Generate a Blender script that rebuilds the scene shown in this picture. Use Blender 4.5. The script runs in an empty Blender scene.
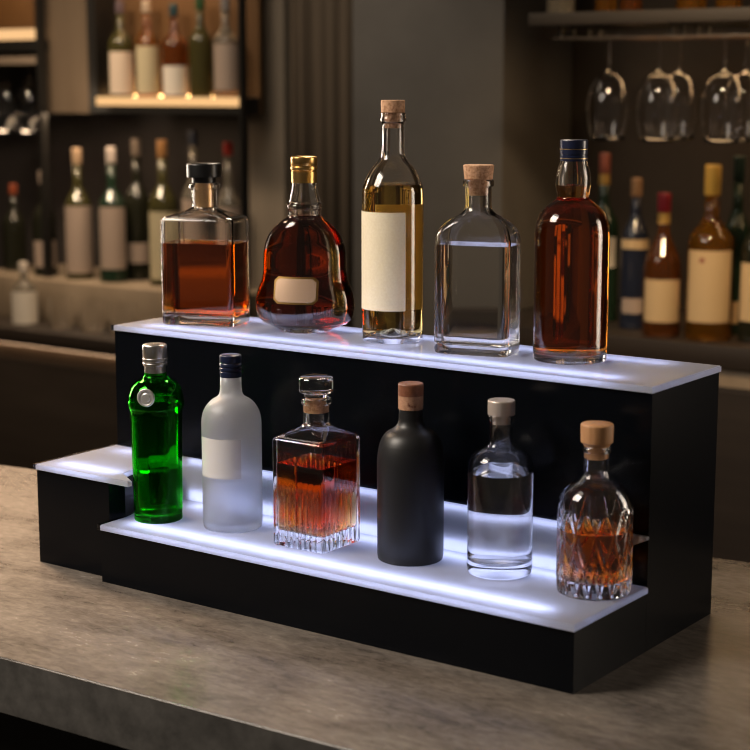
import bpy, bmesh, math, random
from mathutils import Vector, Matrix
random.seed(7)
S = bpy.context.scene
COL = S.collection
PI = math.pi
R = math.radians

# ------------------------------------------------------------------ camera
F, CX, CY, CZ, YA, PT, RO = 1674.84, .9058, -1.6337, .6990, -.6286, .1714, -.0003
FW = Vector((math.sin(YA) * math.cos(PT), math.cos(YA) * math.cos(PT), -math.sin(PT)))
r0 = FW.cross(Vector((0, 0, 1))).normalized()
u0 = r0.cross(FW)
RT = math.cos(RO) * r0 + math.sin(RO) * u0
UP = -math.sin(RO) * r0 + math.cos(RO) * u0
CAM = Vector((CX, CY, CZ))

def ray(px, py): return FW + RT * ((px - 375) / F) - UP * ((py - 375) / F)
def at_y(px, py, y):
    d = ray(px, py); return CAM + d * ((y - CY) / d.y)
def at_z(px, py, z):
    d = ray(px, py); return CAM + d * ((z - CZ) / d.z)
def proj(p):
    v = Vector(p) - CAM; d = v.dot(FW)
    return 375 + F * v.dot(RT) / d, 375 - F * v.dot(UP) / d, d
def z_on(x, y, py):
    a, b = -1.0, 2.0
    for _ in range(50):
        m = (a + b) / 2
        if proj((x, y, m))[1] > py: a = m
        else: b = m
    return (a + b) / 2

cd = bpy.data.cameras.new('camera'); cam = bpy.data.objects.new('camera', cd); COL.objects.link(cam)
cd.sensor_width = 36; cd.lens = F * 36 / 750
M3 = Matrix((RT, UP, -FW)).transposed()
cam.matrix_world = Matrix.Translation(CAM) @ M3.to_4x4()
cd.dof.use_dof = True; cd.dof.focus_distance = 2.30; cd.dof.aperture_fstop = 4.6
cd.clip_start = 0.05
S.camera = cam

# ------------------------------------------------------------------ materials
def mat(name, color=(.8, .8, .8), rough=.5, metal=0., trans=0., ior=1.5, coat=0., emit=None, estr=0., spec=.5):
    m = bpy.data.materials.new(name); m.use_nodes = True
    b = m.node_tree.nodes['Principled BSDF']
    b.inputs['Base Color'].default_value = (*color, 1)
    b.inputs['Roughness'].default_value = rough
    b.inputs['Metallic'].default_value = metal
    b.inputs['Transmission Weight'].default_value = trans
    b.inputs['IOR'].default_value = ior
    b.inputs['Coat Weight'].default_value = coat
    b.inputs['Specular IOR Level'].default_value = spec
    if emit:
        b.inputs['Emission Color'].default_value = (*emit, 1)
        b.inputs['Emission Strength'].default_value = estr
    return m

def noisy(m, c1, c2, scale=8., detail=6., bump=0., rough=None, stretch=(1, 1, 1), ramp=(.3, .7)):
    nt = m.node_tree; b = nt.nodes['Principled BSDF']
    tc = nt.nodes.new('ShaderNodeTexCoord'); mp = nt.nodes.new('ShaderNodeMapping')
    mp.inputs['Scale'].default_value = stretch
    n = nt.nodes.new('ShaderNodeTexNoise'); n.inputs['Scale'].default_value = scale; n.inputs['Detail'].default_value = detail
    n.inputs['Roughness'].default_value = .62
    cr = nt.nodes.new('ShaderNodeValToRGB')
    cr.color_ramp.elements[0].position = ramp[0]; cr.color_ramp.elements[1].position = ramp[1]
    cr.color_ramp.elements[0].color = (*c1, 1); cr.color_ramp.elements[1].color = (*c2, 1)
    nt.links.new(tc.outputs['Object'], mp.inputs['Vector']); nt.links.new(mp.outputs['Vector'], n.inputs['Vector'])
    nt.links.new(n.outputs['Fac'], cr.inputs['Fac']); nt.links.new(cr.outputs['Color'], b.inputs['Base Color'])
    if bump:
        bp = nt.nodes.new('ShaderNodeBump'); bp.inputs['Strength'].default_value = bump; bp.inputs['Distance'].default_value = .002
        nt.links.new(n.outputs['Fac'], bp.inputs['Height']); nt.links.new(bp.outputs['Normal'], b.inputs['Normal'])
    if rough:
        mr = nt.nodes.new('ShaderNodeMapRange'); mr.inputs['To Min'].default_value = rough[0]; mr.inputs['To Max'].default_value = rough[1]
        nt.links.new(n.outputs['Fac'], mr.inputs['Value']); nt.links.new(mr.outputs['Result'], b.inputs['Roughness'])
    return m

def liquid_mat(name, color, density, ior=1.34):
    m = bpy.data.materials.new(name); m.use_nodes = True
    nt = m.node_tree; nt.nodes.clear()
    o = nt.nodes.new('ShaderNodeOutputMaterial')
    g = nt.nodes.new('ShaderNodeBsdfGlass'); g.inputs['IOR'].default_value = ior; g.inputs['Roughness'].default_value = 0
    nt.links.new(g.outputs[0], o.inputs['Surface'])
    if density:
        v = nt.nodes.new('ShaderNodeVolumeAbsorption'); v.inputs['Color'].default_value = (*color, 1); v.inputs['Density'].default_value = density
        nt.links.new(v.outputs[0], o.inputs['Volume'])
    return m

def glass_mat(name, color=(1, 1, 1), rough=0., ior=1.48):
    m = bpy.data.materials.new(name); m.use_nodes = True
    nt = m.node_tree; nt.nodes.clear()
    o = nt.nodes.new('ShaderNodeOutputMaterial')
    g = nt.nodes.new('ShaderNodeBsdfGlass'); g.inputs['IOR'].default_value = ior; g.inputs['Roughness'].default_value = rough
    g.inputs['Color'].default_value = (*color, 1)
    nt.links.new(g.outputs[0], o.inputs['Surface'])
    return m

def diffuser_mat(name, gloss=.12, tint=(.78, .79, .84), thru=.72):
    m = bpy.data.materials.new(name); m.use_nodes = True
    nt = m.node_tree; nt.nodes.clear()
    o = nt.nodes.new('ShaderNodeOutputMaterial')
    d = nt.nodes.new('ShaderNodeBsdfDiffuse'); d.inputs['Color'].default_value = (*tint, 1)
    t = nt.nodes.new('ShaderNodeBsdfTranslucent'); t.inputs['Color'].default_value = (*tint, 1)
    mx = nt.nodes.new('ShaderNodeMixShader'); mx.inputs[0].default_value = thru
    g = nt.nodes.new('ShaderNodeBsdfGlossy'); g.inputs['Roughness'].default_value = gloss
    fr = nt.nodes.new('ShaderNodeFresnel'); fr.inputs['IOR'].default_value = 1.45
    m2 = nt.nodes.new('ShaderNodeMixShader')
    nt.links.new(d.outputs[0], mx.inputs[1]); nt.links.new(t.outputs[0], mx.inputs[2])
    nt.links.new(fr.outputs[0], m2.inputs[0]); nt.links.new(mx.outputs[0], m2.inputs[1]); nt.links.new(g.outputs[0], m2.inputs[2])
    nt.links.new(m2.outputs[0], o.inputs['Surface'])
    return m

def emis(name, color, strength):
    m = bpy.data.materials.new(name); m.use_nodes = True
    nt = m.node_tree; nt.nodes.clear()
    o = nt.nodes.new('ShaderNodeOutputMaterial'); e = nt.nodes.new('ShaderNodeEmission')
    e.inputs['Color'].default_value = (*color, 1); e.inputs['Strength'].default_value = strength
    nt.links.new(e.outputs[0], o.inputs['Surface'])
    return m

LED_C = (.55, .62, 1.)
M = {}
M['glass'] = glass_mat('clear_glass')
M['crystal'] = glass_mat('crystal_glass', ior=1.52)
M['acrylic'] = glass_mat('clear_acrylic', (.97, .97, 1.), .12)
M['green_glass'] = glass_mat('green_glass', (.16, .76, .13))
M['frost'] = glass_mat('frosted_glass', (.95, .96, .98), rough=.42)
nt = M['frost'].node_tree; o = nt.nodes['Material Output']
g = o.inputs['Surface'].links[0].from_node
d = nt.nodes.new('ShaderNodeBsdfDiffuse'); d.inputs['Color'].default_value = (.85, .87, .9, 1)
t = nt.nodes.new('ShaderNodeBsdfTranslucent'); t.inputs['Color'].default_value = (.85, .87, .9, 1)
m1 = nt.nodes.new('ShaderNodeMixShader'); m2 = nt.nodes.new('ShaderNodeMixShader'); m2.inputs[0].default_value = .13
nt.links.new(d.outputs[0], m1.inputs[1]); nt.links.new(t.outputs[0], m1.inputs[2])
nt.links.new(g.outputs[0], m2.inputs[1]); nt.links.new(m1.outputs[0], m2.inputs[2]); nt.links.new(m2.outputs[0], o.inputs['Surface'])
M['whiskey'] = liquid_mat('whiskey', (.94, .66, .02), 78)
M['dark_whiskey'] = liquid_mat('dark_whiskey', (.94, .66, .02), 105)
M['cognac'] = liquid_mat('cognac', (.90, .62, .02), 112)
M['amber'] = liquid_mat('amber_whiskey', (.95, .64, .02), 58)
M['wine'] = liquid_mat('white_wine', (.95, .77, .03), 25)
M['water'] = liquid_mat('clear_spirit', (1, 1, 1), 0)
M['gin'] = liquid_mat('gin', (.3, .95, .4), 0)
M['black_acrylic'] = mat('black_acrylic', (.002, .0027, .0042), .24, spec=.13)
M['tray_white'] = mat('tray_white', (.25, .25, .27), .6)
M['diffuser'] = diffuser_mat('opal_acrylic')
M['riser'] = diffuser_mat('opal_riser', .2)
M['led'] = emis('led_strip', LED_C, 7.6)
M['led_riser'] = emis('led_strip_riser', LED_C, 4.5)
M['black_cap'] = mat('black_cap', (.006, .006, .006), .32)
M['matte_black'] = mat('matte_black', (.010, .010, .011), .42)
M['cork'] = noisy(mat('cork', rough=.75), (.34, .16, .07), (.60, .34, .19), 260, 6, .3, ramp=(.36, .58))
M['wood_cap'] = noisy(mat('wood_stopper', rough=.5), (.42, .20, .08), (.58, .31, .14), 160, 5, .05, stretch=(1, 1, .12))
M['copper_cap'] = noisy(mat('copper_brown_cap', rough=.45), (.16, .055, .026), (.24, .09, .045), 200, 4)
M['tan_band'] = noisy(mat('tan_band', rough=.6), (.36, .18, .10), (.50, .28, .17), 260, 4)
M['gold'] = mat('gold_foil', (.72, .44, .15), .28, 1.)
M['gold_band'] = mat('pale_gold_band', (.80, .50, .24), .35, .7)
M['bronze_label'] = mat('bronze_label', (.56, .38, .25), .38, .5)
M['silver'] = mat('silver_cap', (.70, .68, .66), .3, 1.)
M['satin'] = mat('satin_beige_cap', (.62, .53, .46), .42, .6)
M['navy'] = mat('navy_cap', (.008, .013, .042), .3, coat=.3)
M['gold_line'] = mat('gold_line', (.55, .38, .2), .35, 1.)
M['cream'] = noisy(mat('cream_label', rough=.7), (.82, .70, .48), (.88, .77, .55), 300, 3)
M['paper_back'] = diffuser_mat('back_label_paper', .5, (.80, .70, .52), .5)
M['silver_label'] = mat('silver_label', (.80, .78, .77), .42, .25)
M['seal'] = mat('silver_seal', (.78, .78, .76), .35, .8)
def stone(name, c1, c2, rough):
    m = mat(name, rough=.3); nt = m.node_tree; b = nt.nodes['Principled BSDF']
    tc = nt.nodes.new('ShaderNodeTexCoord'); mp = nt.nodes.new('ShaderNodeMapping'); mp.inputs['Scale'].default_value = (1, 2.4, 1)
    nt.links.new(tc.outputs['Object'], mp.inputs['Vector'])
    ns = []
    for sc, det, ro in ((5.5, 8, .6), (42, 10, .7)):
        n = nt.nodes.new('ShaderNodeTexNoise'); n.inputs['Scale'].default_value = sc; n.inputs['Detail'].default_value = det; n.inputs['Roughness'].default_value = ro
        n.inputs['Distortion'].default_value = .6
        nt.links.new(mp.outputs['Vector'], n.inputs['Vector']); ns.append(n)
    mx = nt.nodes.new('ShaderNodeMath'); mx.operation = 'MULTIPLY_ADD'; mx.inputs[1].default_value = .45
    mu = nt.nodes.new('ShaderNodeMath'); mu.operation = 'MULTIPLY'; mu.inputs[1].default_value = .55
    nt.links.new(ns[0].outputs['Fac'], mu.inputs[0]); nt.links.new(ns[1].outputs['Fac'], mx.inputs[0]); nt.links.new(mu.outputs[0], mx.inputs[2])
    cr = nt.nodes.new('ShaderNodeValToRGB'); cr.color_ramp.elements[0].position = .38; cr.color_ramp.elements[1].position = .62
    cr.color_ramp.elements[0].color = (*c1, 1); cr.color_ramp.elements[1].color = (*c2, 1)
    nt.links.new(mx.outputs[0], cr.inputs['Fac']); nt.links.new(cr.outputs['Color'], b.inputs['Base Color'])
    mr = nt.nodes.new('ShaderNodeMapRange'); mr.inputs['To Min'].default_value = rough[0]; mr.inputs['To Max'].default_value = rough[1]
    nt.links.new(mx.outputs[0], mr.inputs['Value']); nt.links.new(mr.outputs['Result'], b.inputs['Roughness'])
    bp = nt.nodes.new('ShaderNodeBump'); bp.inputs['Strength'].default_value = .15; bp.inputs['Distance'].default_value = .002
    nt.links.new(mx.outputs[0], bp.inputs['Height']); nt.links.new(bp.outputs['Normal'], b.inputs['Normal'])
    return m
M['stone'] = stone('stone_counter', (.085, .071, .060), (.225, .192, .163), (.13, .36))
M['stone_edge_shaded'] = noisy(mat('stone_counter_edge_shaded', rough=.6), (.040, .037, .033), (.095, .088, .08), 30, 9, .3)  # rough unpolished stone; the shade on the edge is put into its darker colour
M['dark'] = mat('dark_cabinet', (.012, .010, .009), .5)
M['body'] = noisy(mat('brown_cabinet', rough=.45), (.045, .034, .027), (.065, .05, .04), 5, 5, stretch=(.3, 1, 2))
M['dark_wood'] = noisy(mat('dark_wood', rough=.5), (.018, .012, .009), (.035, .025, .018), 6, 5, stretch=(.2, 1, 3))
M['floor'] = noisy(mat('floor', rough=.5), (.02, .016, .013), (.035, .03, .025), 3, 5)

# ------------------------------------------------------------------ mesh helpers
def link(name, bm, m, parent=None, smooth=True, auto=None):
    bmesh.ops.recalc_face_normals(bm, faces=bm.faces)
    me = bpy.data.meshes.new(name); bm.to_mesh(me); bm.free()
    for mm in (m if isinstance(m, (list, tuple)) else [m]): me.materials.append(mm)
    if smooth:
        me.polygons.foreach_set('use_smooth', [True] * len(me.polygons))
        if auto: me.set_sharp_from_angle(angle=R(auto))
    o = bpy.data.objects.new(name, me); COL.objects.link(o)
    if parent: o.parent = parent
    return o

def tag(o, label=None, cat=None, group=None, kind=None):
    if label: o['label'] = label
    if cat: o['category'] = cat
    if group: o['group'] = group
    if kind: o['kind'] = kind
    return o

def empty(name, loc, rz=0, label=None, cat=None, group=None):
    o = bpy.data.objects.new(name, None); COL.objects.link(o)
    o.location = loc; o.rotation_euler = (0, 0, rz); o.empty_display_size = .05
    return tag(o, label, cat, group)

def add_box(bm, x0, x1, y0, y1, z0, z1, mi=0):
    v = [bm.verts.new((x, y, z)) for z in (z0, z1) for x, y in ((x0, y0), (x1, y0), (x1, y1), (x0, y1))]
    for f in ((0, 3, 2, 1), (4, 5, 6, 7), (0, 1, 5, 4), (1, 2, 6, 5), (2, 3, 7, 6), (3, 0, 4, 7)):
        bm.faces.new([v[i] for i in f]).material_index = mi
    return v

def box(name, x0, x1, y0, y1, z0, z1, m, parent=None, bevel=0.):
    bm = bmesh.new(); add_box(bm, x0, x1, y0, y1, z0, z1)
    if bevel: bmesh.ops.bevel(bm, geom=bm.edges[:], offset=bevel, segments=2, affect='EDGES', profile=.5)
    return link(name, bm, m, parent, smooth=bool(bevel), auto=30 if bevel else None)

def struct(name, *a, **k): return tag(box(name, *a, **k), kind='structure')

def fillet(pts, seg=5):
    """pts: tuples (z, hw, hd, rc, fillet radius) -> smooth list of (z, hw, hd, rc)"""
    out = []
    for i, p in enumerate(pts):
        P = Vector(p[:4])
        f = p[4] if len(p) > 4 else 0
        if f and 0 < i < len(pts) - 1:
            A, B = Vector(pts[i - 1][:4]), Vector(pts[i + 1][:4])
            la, lb = (A - P), (B - P)
            na, nb = la.to_2d().length or 1e-9, lb.to_2d().length or 1e-9
            fa, fb = min(f, na * .49), min(f, nb * .49)
            a, b = P + la * (fa / na), P + lb * (fb / nb)
            for k in range(seg + 1):
                t = k / seg
                out.append(tuple(a * (1 - t) ** 2 + P * (2 * t * (1 - t)) + b * t * t))
        else: out.append(tuple(P))
    return out

def ring_pts(hw, hd, rc, K=10, nf=0, n=64):
    """rounded rectangle, or an ellipse of n points when rc is 0"""
    if rc <= 0:
        return [(hw * math.cos(2 * PI * i / n), hd * math.sin(2 * PI * i / n)) for i in range(n)]
    rc = min(rc, .96 * min(hw, hd))
    pts = []
    cs = [(1, -1, -90), (1, 1, 0), (-1, 1, 90), (-1, -1, 180)]
    for c, (sx, sy, a0) in enumerate(cs):
        ox, oy = sx * (hw - rc), sy * (hd - rc)
        arc = [(ox + rc * math.cos(R(a0 + 90 * k / K)), oy + rc * math.sin(R(a0 + 90 * k / K))) for k in range(K + 1)]
        pts += arc
        sx2, sy2, a2 = cs[(c + 1) % 4]
        nx, ny = sx2 * (hw - rc) + rc * math.cos(R(a2)), sy2 * (hd - rc) + rc * math.sin(R(a2))
        for k in range(nf):
            t = (k + 1) / (nf + 1)
            pts.append((arc[-1][0] + (nx - arc[-1][0]) * t, arc[-1][1] + (ny - arc[-1][1]) * t))
    return pts

def loft(bm, rings, cap0=True, cap1=True, disp=None, mi=0, **kw):
    """rings: (z, hw, hd, rc)"""
    prev = None
    for i, (z, hw, hd, rc) in enumerate(rings):
        row = []
        for (x, y) in ring_pts(hw, hd, rc, **kw):
            if disp:
                d = disp(x, y, z)
                l = math.hypot(x, y); x, y = x * (1 - d / l), y * (1 - d / l)
            row.append(bm.verts.new((x, y, z)))
        if prev:
            n = len(row)
            for k in range(n): bm.faces.new((prev[k], prev[(k + 1) % n], row[(k + 1) % n], row[k])).material_index = mi
        elif cap0:
            c = bm.verts.new((0, 0, z if cap0 is True else cap0))
            for k in range(len(row)): bm.faces.new((c, row[(k + 1) % len(row)], row[k])).material_index = mi
        prev = row
    if cap1:
        c = bm.verts.new((0, 0, rings[-1][0] if cap1 is True else cap1))
        for k in range(len(prev)): bm.faces.new((c, prev[k], prev[(k + 1) % len(prev)])).material_index = mi

def dense(rings, z0, z1, step):
    """resample rings so that between z0 and z1 there is one every step"""
    zs = sorted({round(r[0], 6) for r in rings} | {round(z0 + step * i, 6) for i in range(int((z1 - z0) / step) + 1)})
    return [lerp_ring(rings, z) for z in zs]

def lerp_ring(rings, z):
    for a, b in zip(rings, rings[1:]):
        if a[0] <= z <= b[0]:
            t = (z - a[0]) / max(1e-9, b[0] - a[0])
            return (z,) + tuple(a[j] + (b[j] - a[j]) * t for j in (1, 2, 3))
    return (z,) + tuple(rings[-1][1:] if z > rings[-1][0] else rings[0][1:])

def inner_rings(rings, wall, base, top=None, rnd=.006):
    top = top or rings[-1][0]
    out = []
    r0 = lerp_ring(rings, base + rnd)
    w, d, c = r0[1] - wall, r0[2] - wall, max(r0[3] - wall, .002) if r0[3] > 0 else 0
    for k in range(5):
        a = k / 4 * PI / 2
        q = rnd * (1 - math.sin(a))
        out.append((base + rnd * (1 - math.cos(a)), w - q, d - q, max(c - q, .0015) if c else 0))
    for (z, hw, hd, rc) in rings:
        if base + rnd + .0005 < z < top - .0005:
            out.append((z, hw - wall, hd - wall, max(rc - wall, .002) if rc > 0 else 0))
    e = lerp_ring(rings, top)
    out.append((top, e[1] - wall, e[2] - wall, max(e[3] - wall, .002) if e[3] > 0 else 0))
    return out

def bottle_glass(rings, wall, base, parent, m, disp=None, punt=.003, name='glass_body', inner=None, auto=None, ipunt=0, **kw):
    """closed glass shell: outer wall up, lip, inner wall down"""
    inn = inner or inner_rings(rings, wall, base)
    bm = bmesh.new()
    nin = inn[::-1]
    ztop = rings[-1][0]
    loft(bm, rings, cap0=rings[0][0] + punt, cap1=False, disp=disp, **kw)
    # lip then inner wall, as its own rows joined to the last outer row
    n0 = len(ring_pts(*rings[-1][1:], **kw))
    bm.verts.ensure_lookup_table()
    last = bm.verts[len(bm.verts) - n0:]
    prev = list(last)
    for (z, hw, hd, rc) in nin:
        row = [bm.verts.new((x, y, z)) for (x, y) in ring_pts(hw, hd, rc, **kw)]
        for k in range(n0): bm.faces.new((prev[k], prev[(k + 1) % n0], row[(k + 1) % n0], row[k]))
        prev = row
    c = bm.verts.new((0, 0, inn[0][0] + ipunt))
    for k in range(n0): bm.faces.new((c, prev[k], prev[(k + 1) % n0]))
    return link(name, bm, m, parent, auto=auto), inn

def liquid(inn, level, parent, m, over=.0004, ipunt=0, **kw):
    rg = [(z - (over if i == 0 else 0), w + over, d + over, (c + over if c else 0)) for i, (z, w, d, c) in enumerate(inn) if z < level]
    e = lerp_ring(inn, level)
    rg.append((level, e[1] + over, e[2] + over, e[3] + over if e[3] else 0))
    bm = bmesh.new(); loft(bm, rg, cap0=rg[0][0] + ipunt, **kw)
    return link('liquid', bm, m, parent, auto=50)

def lathe(name, prof, m, parent, n=64, smooth=True, auto=40, z=0, **kw):
    """prof: (z, r[, fillet])"""
    rg = fillet([(p[0] + z, p[1], p[1], 0, p[2] if len(p) > 2 else 0) for p in prof], 4)
    bm = bmesh.new(); loft(bm, rg, n=n, **kw)
    return link(name, bm, m, parent, smooth, auto)

def wrap_label(name, rfun, a0, a1, z0, z1, m, parent, n=28, th=.0004, off=.0004):
    """paper label round an upright body; rfun(angle, z) -> (x, y); thin solid sheet"""
    bm = bmesh.new(); g = []
    for o in (off, off + th):
        for z in (z0, z1):
            row = []
            for k in range(n + 1):
                x, y = rfun(a0 + (a1 - a0) * k / n, z)
                l = math.hypot(x, y)
                row.append(bm.verts.new((x * (1 + o / l), y * (1 + o / l), z)))
            g.append(row)
    i0, i1, o0, o1 = g
    for k in range(n):
        bm.faces.new((o0[k], o0[k + 1], o1[k + 1], o1[k])); bm.faces.new((i0[k + 1], i0[k], i1[k], i1[k + 1]))
        bm.faces.new((i0[k], i0[k + 1], o0[k + 1], o0[k])); bm.faces.new((o1[k], o1[k + 1], i1[k + 1], i1[k]))
    for k in (0, n): bm.faces.new((i0[k], o0[k], o1[k], i1[k]))
    return link(name, bm, m, parent, auto=40)

def x_at(px, y, z):
    a, b = -4.0, 3.0
    for _ in range(50):
        m = (a + b) / 2
        if proj((m, y, z))[0] < px: a = m
        else: b = m
    return (a + b) / 2

class Px:
    """turns heights and half widths measured at the bottle into metres above its base"""
    def __init__(s, x, y, z, shift=0):
        s.x, s.y, s.z0, s.sh = x, y, z, shift
        s.k = proj((x, y, z + .1))[2] / F
    def z(s, py): return z_on(s.x, s.y, py + s.sh) - s.z0
    def prof(s, pts):
        return [(s.z(p[0]), p[1] * s.k) + tuple(p[2:]) for p in pts]
    def view(s):
        """direction from the bottle to the camera, as an angle"""
        return math.atan2(CY - s.y, CX - s.x)

def round_rings(pr):
    return fillet([(p[0], p[1], p[1], 0, p[2] if len(p) > 2 else 0) for p in pr], 6)

# ------------------------------------------------------------------ the lit stand
H1, H2, H3 = .085, .1496, .3375
YF, YR, YM = .187, .378, .0187
LF, LM = -.7667, -.9190
TH = .008          # acrylic thickness
stand = empty('display_stand', (0, 0, 0), 0, 'black stepped bottle display stand with glowing white acrylic shelves on the stone counter', 'display stand')

def tray(name, poly, z1, depth=.026, w=.004):
    """black case with an open white lined light well at its top"""
    bm = bmesh.new()
    cx = sum(p[0] for p in poly) / len(poly); cy = sum(p[1] for p in poly) / len(poly)
    def loop(inset, z):
        out = []
        for i, p in enumerate(poly):
            p = Vector(p); a = (Vector(poly[i - 1]) - p).normalized(); b = (Vector(poly[(i + 1) % len(poly)]) - p).normalized()
            na, nb = Vector((-a.y, a.x)) * -1, Vector((-b.y, b.x))
            n = (na + nb).normalized(); n = n * (inset / max(.3, n.dot(nb)))
            out.append(bm.verts.new((p.x + n.x, p.y + n.y, z)))
        return out
    r = [loop(0, 0), loop(0, z1), loop(w, z1), loop(w, z1 - depth)]
    bm.faces.new(r[0][::-1])
    n = len(poly)
    for i, (a, b) in enumerate(zip(r, r[1:])):
        for k in range(n): bm.faces.new((a[k], a[(k + 1) % n], b[(k + 1) % n], b[k])).material_index = 1 if i == 2 else 0
    bm.faces.new(r[3]).material_index = 1
    return link(name, bm, [M['black_acrylic'], M['tray_white']], stand, smooth=False)

def panel(name, poly, z1, m, th=TH, parent=None):
    """acrylic sheet with its edge, open underneath over the light well"""
    bm = bmesh.new()
    top = [bm.verts.new((x, y, z1)) for x, y in poly]; bot = [bm.verts.new((x, y, z1 - th)) for x, y in poly]
    bm.faces.new(top)
    n = len(poly)
    for k in range(n): bm.faces.new((bot[k], bot[(k + 1) % n], top[(k + 1) % n], top[k]))
    me_edges = [e for e in bm.edges if all(abs(v.co.z - z1) < 1e-6 for v in e.verts)]
    bmesh.ops.bevel(bm, geom=me_edges, offset=.0012, segments=2, affect='EDGES')
    return link(name, bm, m, parent or stand, auto=30)

KX = LF - .034; KY = .055     # the inner side of the left case steps back behind the first bottle
tray('front_case', [(LF, .004), (0, .004), (0, YF - .0005), (KX, YF - .0005), (LF, KY)], H1 - TH)
tray('left_case', [(LM + .004, YM + .004), (LF - .0008, YM + .004), (LF - .0008, KY), (KX - .0008, YF - .0008), (KX - .0008, YR), (LM + .004, YR)], H2 - TH)
tray('rear_case', [(LM + .008, YF), (0, YF), (0, YR), (LM + .008, YR)], H3 - TH)
EW = .006          # clear acrylic rim round each opal sheet
def rim(outer, z1, parent):
    """outer: open polyline; the rim lies to its left, EW wide"""
    P = [Vector(p) for p in outer]; inn = []
    for i, p in enumerate(P):
        ns = []
        if i: d = (p - P[i - 1]).normalized(); ns.append(Vector((-d.y, d.x)))
        if i < len(P) - 1: d = (P[i + 1] - p).normalized(); ns.append(Vector((-d.y, d.x)))
        n = (sum(ns, Vector((0, 0)))).normalized(); inn.append(p + n * (EW / n.dot(ns[0])))
    bm = bmesh.new()
    rows = [[bm.verts.new((v.x, v.y, z)) for v in L] for L, z in ((P, z1), (inn, z1), (inn, z1 - TH), (P, z1 - TH))]
    for k in range(len(P) - 1):
        for a, b in zip(rows, rows[1:] + rows[:1]): bm.faces.new((a[k], a[k + 1], b[k + 1], b[k]))
    for k in (0, len(P) - 1): bm.faces.new([r[k] for r in rows])
    o = link('acrylic_edge', bm, M['acrylic'], parent, smooth=False); o['label'] = 'clear edge'
    return o
p_f = panel('front_shelf', [(LF - .003 + EW, 0), (.002, 0), (.002, YF - .001), (KX, YF - .001), (LF - .003 + EW, KY)], H1, M['diffuser'])
rim([(LF - .003, KY - .004), (LF - .003, 0)], H1, p_f)
p_m = panel('middle_shelf', [(LM + EW, YM), (LF + .041, YM), (LF + .041, YM + .008), (LF - .001, .05), (KX, YF - .001), (LM + EW, YF - .001)], H2, M['diffuser'])
rim([(LM, YF - .001), (LM, YM)], H2, p_m)
p_t = panel('top_shelf', [(LM + .004 + EW, YF - .004), (.002, YF - .004), (.002, YR + .002), (LM + .004 + EW, YR + .002)], H3, M['diffuser'])
rim([(LM + .004, YR + .002), (LM + .004, YF - .004)], H3, p_t)
# lit riser between the front step and the upper case
bm = bmesh.new()
rp = [(KX + .001, H1 + .0005), (-.085, H1 + .0005), (-.06, H1 + .035), (-.02, H2 - .014), (.001, H2 - .004), (.001, H2), (KX + .001, H2)]
yy = YF - .0075
fr = [bm.verts.new((x, yy, z)) for x, z in rp]; bk = [bm.verts.new((x, YF - .0008, z)) for x, z in rp]
bm.faces.new(fr)
for k in range(len(rp)): bm.faces.new((fr[k], fr[(k + 1) % len(rp)], bk[(k + 1) % len(rp)], bk[k]))
link('riser_panel', bm, M['riser'], stand, smooth=False)
def led(x0, x1, y0, y1, z, m=None):
    box('led_strip', x0, x1, y0, y1, z - .002, z, m or M['led'], stand)
for (x0, x1, y0, y1, z) in ((LF + .03, -.05, .004, YF, H1), (LM + .03, LF - .008, YM, YF, H2), (LM + .05, -.06, YF, YR, H3)):
    zz = z - TH - .007
    led(x0, x1, y0 + .022, y0 + .038, zz)
    led(x0, x1, y1 - .030, y1 - .020, zz)
for zc in (H1 + .005, H1 + .013, H2 - .004):
    box('led_strip', LF + .01, -.10, YF - .0026, YF - .0012, zc - .002, zc + .002, M['led_riser'], stand)

# ------------------------------------------------------------------ hero bottles
GF, GT = 'bottles on the front step', 'bottles on the top shelf'

def cap_lathe(name, P, pts, m, root, **kw): return lathe(name, P.prof(pts), m, root, **kw)

def make(px, x, y, z, label, cat='bottle', grp=None, name='bottle', rz=0, shift=0):
    P = Px(x, y, z, shift)
    return P, empty(name, (x, y, z), rz, label, cat, grp)

# --- square whiskey decanter, top shelf
y = 0.285; x = x_at(206.5, y, H3)
P, r = make(0, x, y, H3, 'square whiskey bottle with black stopper, dark amber liquid, left end of the top shelf', grp=GT, name='whiskey_bottle')
r.rotation_euler.z = P.view() + PI / 2 - R(23)
k = P.k; hw, hd, rc = .0595, .039, .010
nk = 12.3 * k
pts = [(0, hw - .005, hd - .005, rc - .003), (.0, hw - .001, hd - .001, rc, .003), (.006, hw, hd, rc, .002), (P.z(220), hw, hd, rc, .003), (P.z(216.5), hw - .003, hd - .003, rc, .004), (P.z(211), 20 * k, 20 * k, 18 * k, .006), (P.z(207), nk, nk, nk, .002),
       (P.z(189), nk, nk, nk), (P.z(188), 15.6 * k, 15.6 * k, 15.6 * k, .001), (P.z(184), 15.6 * k, 15.6 * k, 15.6 * k, .001), (P.z(182.5), 13.5 * k, 13.5 * k, 13.5 * k)]
rg = fillet(pts)
g, inn = bottle_glass(rg, .0042, .014, r, M['glass'], K=10, auto=40)
liquid(inn, P.z(242), r, M['whiskey'], K=10)
lathe('stopper', [(P.z(207), 9.2 * k), (P.z(183), 9.4 * k)], M['gold_band'], r)
lathe('stopper_neck', [(P.z(183), 12 * k), (P.z(177), 12 * k)], M['black_cap'], r)
lathe('stopper_cap', [(P.z(177), 17 * k, .001), (P.z(176.3), 17.2 * k, .001), (P.z(164), 17.2 * k, .0015), (P.z(163), 16 * k)], M['black_cap'], r)

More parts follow.
